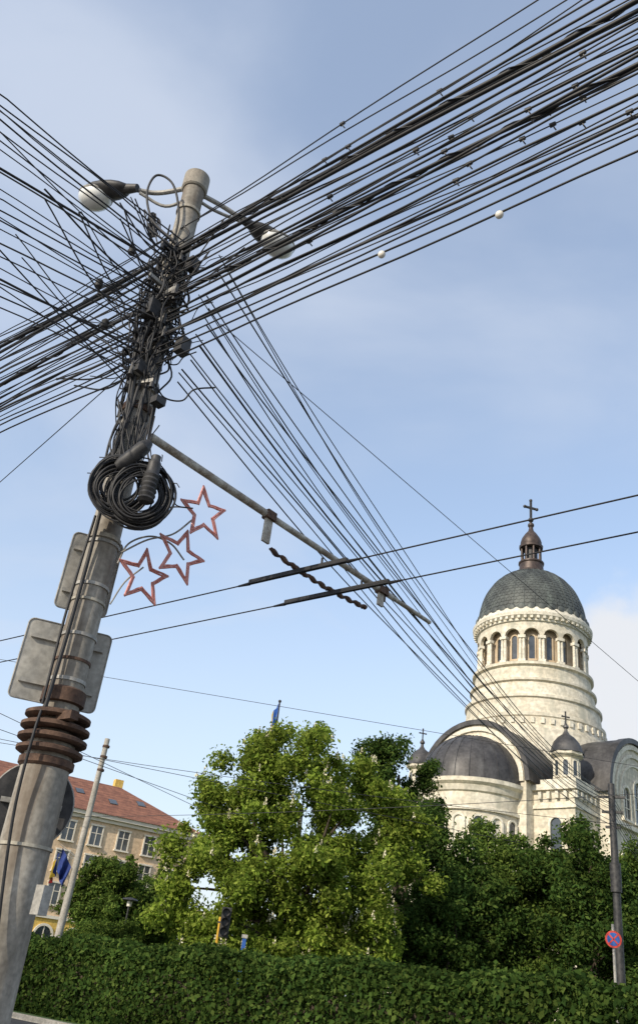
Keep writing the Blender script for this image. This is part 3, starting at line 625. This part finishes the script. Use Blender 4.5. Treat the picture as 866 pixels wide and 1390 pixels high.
# ------------------------------------------------------------------ trees
def leafmat(name,c1,c2,c3,tr=.25):
    m=bpy.data.materials.new(name); m.use_nodes=True; nt=m.node_tree; n=nt.nodes; l=nt.links; n.remove(n['Principled BSDF'])
    g=n.new('ShaderNodeNewGeometry'); r=n.new('ShaderNodeValToRGB'); l.new(g.outputs['Random Per Island'],r.inputs[0])
    r.color_ramp.elements[0].color=(*c1,1); r.color_ramp.elements[1].color=(*c3,1); e=r.color_ramp.elements.new(.55); e.color=(*c2,1)
    tc=n.new('ShaderNodeTexCoord'); nz=n.new('ShaderNodeTexNoise'); nz.inputs['Scale'].default_value=.55; l.new(tc.outputs['Object'],nz.inputs[0])
    mr=n.new('ShaderNodeMapRange'); mr.inputs[1].default_value=.35; mr.inputs[2].default_value=.65; mr.inputs[3].default_value=.7; mr.inputs[4].default_value=1.3; l.new(nz.outputs[0],mr.inputs[0])
    mx=n.new('ShaderNodeVectorMath'); mx.operation='SCALE'; l.new(r.outputs[0],mx.inputs[0]); l.new(mr.outputs[0],mx.inputs['Scale'])
    d=n.new('ShaderNodeBsdfDiffuse'); t=n.new('ShaderNodeBsdfTranslucent'); s=n.new('ShaderNodeMixShader'); s.inputs[0].default_value=tr
    l.new(mx.outputs[0],d.inputs[0]); l.new(mx.outputs[0],t.inputs[0]); l.new(d.outputs[0],s.inputs[1]); l.new(t.outputs[0],s.inputs[2])
    l.new(s.outputs[0],n['Material Output'].inputs[0]); return m
L_ch=leafmat('chestnut_leaves',(.11,.175,.025),(.2,.27,.04),(.32,.38,.075),.42)
L_dk=leafmat('dark_leaves',(.03,.06,.016),(.052,.092,.02),(.1,.14,.032),.3)
L_md=leafmat('mid_leaves',(.05,.09,.02),(.09,.14,.028),(.155,.205,.045),.34)
M_blos=mat('blossom',(.55,.5,.34),(.72,.68,.5),9,.9)
def leaves_mesh(name,pos,nrm,size,mats,parent,asp=.5):
    N=len(pos); a=rng.normal(size=(N,3)); t=a-(a*nrm).sum(1)[:,None]*nrm; t/=np.linalg.norm(t,axis=1)[:,None]; bt=np.cross(nrm,t)
    s=(size*rng.uniform(.6,1.3,N))[:,None]
    v=np.empty((N,4,3)); v[:,0]=pos-t*s*.5; v[:,1]=pos+bt*s*asp*.5+t*s*.08+nrm*s*.1; v[:,2]=pos+t*s*.5-nrm*s*.08; v[:,3]=pos-bt*s*asp*.5+t*s*.08+nrm*s*.1
    me=bpy.data.meshes.new(name); me.vertices.add(N*4); me.vertices.foreach_set('co',v.reshape(-1)); me.loops.add(N*4); me.loops.foreach_set('vertex_index',np.arange(N*4,dtype=np.int32))
    me.polygons.add(N); me.polygons.foreach_set('loop_start',np.arange(N,dtype=np.int32)*4); 
    try: me.polygons.foreach_set('loop_total',np.full(N,4,dtype=np.int32))
    except Exception: pass
    me.materials.append(mats); me.update(calc_edges=True); me.validate(); return link(bpy.data.objects.new(name,me),parent)
def tree(name,base,lobes,nl,size,lm,trunk_r=.25,blossoms=0,clr=.95,dens=1.0,asp=.5,trunk=True):
    E=empty(name); cl=[];cr=[]
    vol=np.array([l[1][0]*l[1][1]*l[1][2] for l in lobes])**(2/3); vol/=vol.sum()
    ncl=int(150*dens)
    for c,rr in [lobes[i] for i in rng.choice(len(lobes),ncl,p=vol)]:
        d=rng.normal(size=3); d/=np.linalg.norm(d); q=rng.uniform(.15,1)**.55*rng.uniform(.85,1.06)
        cl.append(np.array(c)+d*q*np.array(rr)); cr.append(rng.uniform(.35,1.0)*clr*.85)
    cl=np.array(cl);cr=np.array(cr); keep=cl[:,2]>.4; cl=cl[keep];cr=cr[keep]
    w=cr**2; w/=w.sum(); ix=rng.choice(len(cl),nl,p=w); d=rng.normal(size=(nl,3)); d/=np.linalg.norm(d,axis=1)[:,None]
    q=rng.uniform(0,1,nl)**.45; q=np.where(rng.random(nl)<.3,q*1.5,q)
    sc=np.array([1,1,.85]); pos=cl[ix]+d*(q*cr[ix])[:,None]*sc; pos[:,2]=np.maximum(pos[:,2],.16)
    nrm=d*.4+rng.normal(size=(nl,3))*.6+np.array([0,0,.3]); nrm/=np.linalg.norm(nrm,axis=1)[:,None]
    leaves_mesh('foliage',pos,nrm,size,lm,E,asp)
    if trunk:
        b=MB(); base=Vector(base); top=Vector(lobes[0][0]); 
        tr=[base,base.lerp(Vector((top.x,top.y,top.z)),.35)+Vector((.15,-.1,0)),base.lerp(top,.7),top+Vector((0,0,lobes[0][1][2]*.3))]
        b.tube(smoothpath(tr,6),[trunk_r*(1.25 if i==0 else 1)*(1-.8*i/18) for i in range(19)],12)
        for k in rng.choice(len(cl),min(26,len(cl)),replace=False):
            e=Vector(cl[k]); t=random.uniform(.3,.75); s=base.lerp(top,t); m=s.lerp(e,.5)+Vector((0,0,.3)); b.tube(smoothpath([s,m,e],5),[trunk_r*.35*(1-.85*i/10) for i in range(11)],6)
        b.build('trunk',[M_bark],E)
    if blossoms:
        P_=[]; ids=rng.choice(len(cl),blossoms)
        for i in ids:
            d=rng.normal(size=3); d[2]=abs(d[2])*.8; d/=np.linalg.norm(d); c=cl[i]+d*cr[i]*np.array([1,1,.85])*1.15
            for j in range(22):
                h=rng.uniform(0,.28); a=rng.uniform(0,6.28); rr=(.07*(1-h/.31)); P_.append(c+np.array([rr*math.cos(a),rr*math.sin(a),h]))
        P_=np.array(P_); nn=rng.normal(size=P_.shape); nn/=np.linalg.norm(nn,axis=1)[:,None]; leaves_mesh('blossoms',P_,nn,.07,M_blos,E,.8)
    return E
def lob(px,py,D,rx,rz,ry=None): c=PD(px,py,D); return ((c.x,c.y,c.z),(rx,ry or rx,rz))
def tb(px,D): v=ray(px,1300); k=D/math.hypot(v.x,v.y); return (v.x*k,v.y*k,0)
tree('chestnut_tree',tb(395,36),[lob(405,1130,36,3.4,3.6),lob(330,1070,36,2.1,2.0),lob(420,1035,35.5,2.2,1.7),lob(345,1010,36,1.0,.8),lob(500,1090,36.5,2.1,2.1),lob(285,1130,36,1.7,2.0),lob(262,1200,35.5,1.4,1.8),lob(330,1210,35,2.4,2.2),lob(450,1210,35,2.6,2.4),lob(530,1200,36,1.8,2.2),lob(380,1300,36,3.4,1.5),lob(540,1130,36.5,1.4,1.5),lob(250,1270,36,1.3,1.2),lob(480,1290,36,2.4,1.6),lob(320,1290,35.5,2.0,1.5)],135000,.19,L_ch,.35,380,.8,2.3)
tree('linden_tree',tb(545,44),[lob(540,1070,44,1.9,2.2),lob(520,1030,44,1.5,1.2),lob(570,1090,44,1.4,1.8),lob(570,1190,43,2.6,3.5),lob(585,1050,44.5,.8,.9),lob(560,1300,43,3,2.5)],50000,.2,L_dk,.3,0,.85,1.2)
tree('linden_tree',tb(625,40),[lob(625,1225,40,2.0,2.2),lob(600,1270,39,2.2,2.0),lob(655,1280,40,2.2,2.4),lob(615,1160,41,1.2,1.0),lob(620,1350,39,2.8,1.8)],50000,.19,L_dk,.28,0,.85,1.2)
tree('linden_tree',tb(700,43),[lob(690,1180,43,1.9,1.7),lob(720,1220,42,2.3,2.2),lob(665,1150,43.5,1.2,1.0),lob(700,1290,42,3.2,2.4),lob(700,1360,41,3,1.8)],55000,.19,L_md,.28,0,.8,1.2)
tree('linden_tree',tb(790,41),[lob(785,1175,41,1.8,1.6),lob(810,1225,40,2.2,2.2),lob(755,1190,41,1.5,1.6),lob(790,1300,40,3.2,2.4),lob(790,1140,42,.9,.8),lob(800,1370,40,3,1.8)],55000,.19,L_dk,.28,0,.8,1.2)
tree('linden_tree',tb(880,46),[lob(870,1215,46,2.4,2.2),lob(860,1180,46,1.3,1.1),lob(880,1300,45,3.2,3),lob(870,1380,44,3,2)],40000,.19,L_md,.28,0,.85)
tree('ornamental_tree',tb(150,46),[lob(150,1195,46,1.9,1.5),lob(125,1225,46,1.5,1.3),lob(185,1230,46,1.4,1.2),lob(155,1245,45.5,1.9,1.0)],30000,.19,L_md,.15,0,.6,.8)
tree('ornamental_tree',tb(225,50),[lob(222,1225,50,1.4,1.8),lob(215,1260,50,1.3,1.4)],18000,.19,L_md,.12,0,.6,.6)
tree('clipped_shrub',tb(140,37),[lob(118,1273,37,.9,.6),lob(160,1276,37,.95,.6),lob(138,1285,37,1.5,.75)],26000,.1,L_md,.06,0,.38,1.0)
# clipped garden hedge along the kerb: leaves through a rounded box volume with a slightly uneven face
HE=empty('hedge'); N=150000; s=rng.uniform(-56,6,N); H_=1.75+.012*(s+56)+.07*np.sin(s*1.3)+.05*np.sin(s*3.7); W_=.62+.06*np.sin(s*2.1)
face=rng.random(N); a=rng.uniform(-1,1,N); zz=rng.uniform(0,1,N)
side=face<.62; off=np.where(side,np.where(face<.45,-1,1)*W_,a*W_); z=np.where(side,zz*H_,H_)
off+=rng.normal(size=N)*.07; z=np.maximum(z+rng.normal(size=N)*.06,.15); z=np.where(z>H_-.15,z-.12*np.abs(off/W_)**3,z)
su_=np.array(su); sn_=np.array(sn); pos=s[:,None]*su_+(18.3+off)[:,None]*sn_; pos[:,2]=z
nr=np.where(side[:,None],np.sign(off)[:,None]*sn_,np.array([0,0,1.0]))*.6+rng.normal(size=(N,3))*.55; nr/=np.linalg.norm(nr,axis=1)[:,None]
leaves_mesh('foliage',pos,nr,.14,L_dk,HE,.65)
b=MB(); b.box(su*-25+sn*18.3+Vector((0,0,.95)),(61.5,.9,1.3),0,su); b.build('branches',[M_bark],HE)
hl=[lob(x,1318-abs(x-400)*.02,78+4*math.sin(x),4.2,3.6) for x in range(190,640,34)]
tree('distant_trees',(0,0,0),hl,40000,.4,L_dk,.1,0,1.6,.9,.6,False)
# ------------------------------------------------------------------ sky & sun
sd=Vector((-.60,-.62,.50)).normalized()
w=bpy.data.worlds.new('World'); scene.world=w; w.use_nodes=True; nt=w.node_tree; n=nt.nodes; l=nt.links; bg=n['Background']
sky=n.new('ShaderNodeTexSky'); sky.sky_type='NISHITA'; sky.sun_disc=False; sky.sun_elevation=math.asin(sd.z); sky.sun_rotation=math.atan2(sd.x,sd.y)%(2*math.pi); sky.altitude=350; sky.air_density=1.2; sky.dust_density=1.2; sky.ozone_density=1.2
tc=n.new('ShaderNodeTexCoord'); sx=n.new('ShaderNodeSeparateXYZ'); l.new(tc.outputs['Generated'],sx.inputs[0])
ad=n.new('ShaderNodeMath'); ad.operation='ADD'; ad.inputs[1].default_value=.35; l.new(sx.outputs[2],ad.inputs[0])
dv=n.new('ShaderNodeVectorMath'); dv.operation='DIVIDE'; cx=n.new('ShaderNodeCombineXYZ'); 
for i in range(3): l.new(ad.outputs[0],cx.inputs[i])
l.new(tc.outputs['Generated'],dv.inputs[0]); l.new(cx.outputs[0],dv.inputs[1])
mp=n.new('ShaderNodeMapping'); mp.inputs['Scale'].default_value=(1,1.5,.3); mp.inputs['Rotation'].default_value=(0,0,.7); mp.inputs['Location'].default_value=(.3,.9,0); l.new(dv.outputs[0],mp.inputs[0])
nz=n.new('ShaderNodeTexNoise'); nz.inputs['Scale'].default_value=2.0; nz.inputs['Detail'].default_value=6; nz.inputs['Roughness'].default_value=.48; nz.inputs['Distortion'].default_value=.3; l.new(mp.outputs[0],nz.inputs[0])
mr=n.new('ShaderNodeMapRange'); mr.interpolation_type='SMOOTHSTEP'; mr.inputs[1].default_value=.36; mr.inputs[2].default_value=.76; mr.inputs[3].default_value=.27; mr.inputs[4].default_value=.75; l.new(nz.outputs[0],mr.inputs[0])
hz=n.new('ShaderNodeMapRange'); hz.inputs[1].default_value=.0; hz.inputs[2].default_value=.5; hz.inputs[3].default_value=.85; hz.inputs[4].default_value=.25; l.new(sx.outputs[2],hz.inputs[0])
mxx=n.new('ShaderNodeMath'); mxx.operation='MAXIMUM'; l.new(mr.outputs[0],mxx.inputs[0]); l.new(hz.outputs[0],mxx.inputs[1])
sc_=n.new('ShaderNodeVectorMath'); sc_.operation='SCALE'; sc_.inputs['Scale'].default_value=1.65; l.new(sky.outputs[0],sc_.inputs[0])
mix=n.new('ShaderNodeMix'); mix.data_type='RGBA'; l.new(mxx.outputs[0],mix.inputs[0]); l.new(sc_.outputs[0],mix.inputs[6]); mix.inputs[7].default_value=(4.7,5.15,6.0,1)
cd=ray(890,935).normalized(); dt=n.new('ShaderNodeVectorMath'); dt.operation='DOT_PRODUCT'; l.new(tc.outputs['Generated'],dt.inputs[0]); dt.inputs[1].default_value=cd
n3=n.new('ShaderNodeTexNoise'); n3.inputs['Scale'].default_value=11; n3.inputs['Detail'].default_value=8; l.new(tc.outputs['Generated'],n3.inputs[0])
ma=n.new('ShaderNodeMath'); ma.operation='MULTIPLY_ADD'; ma.inputs[1].default_value=.02; l.new(n3.outputs[0],ma.inputs[0]); l.new(dt.outputs['Value'],ma.inputs[2])
m4=n.new('ShaderNodeMapRange'); m4.interpolation_type='SMOOTHSTEP'; m4.inputs[1].default_value=1.0025; m4.inputs[2].default_value=1.0085; m4.inputs[4].default_value=.9; l.new(ma.outputs[0],m4.inputs[0])
mix2=n.new('ShaderNodeMix'); mix2.data_type='RGBA'; l.new(m4.outputs[0],mix2.inputs[0]); l.new(mix.outputs[2],mix2.inputs[6]); mix2.inputs[7].default_value=(5.7,5.75,5.9,1)
l.new(mix2.outputs[2],bg.inputs[0]); bg.inputs[1].default_value=.15
sl=bpy.data.lights.new('sun','SUN'); sl.energy=4.7; sl.angle=math.radians(.5); sl.color=(1,.9,.74); so=bpy.data.objects.new('sun',sl); so.rotation_euler=sd.to_track_quat('Z','Y').to_euler(); link(so)
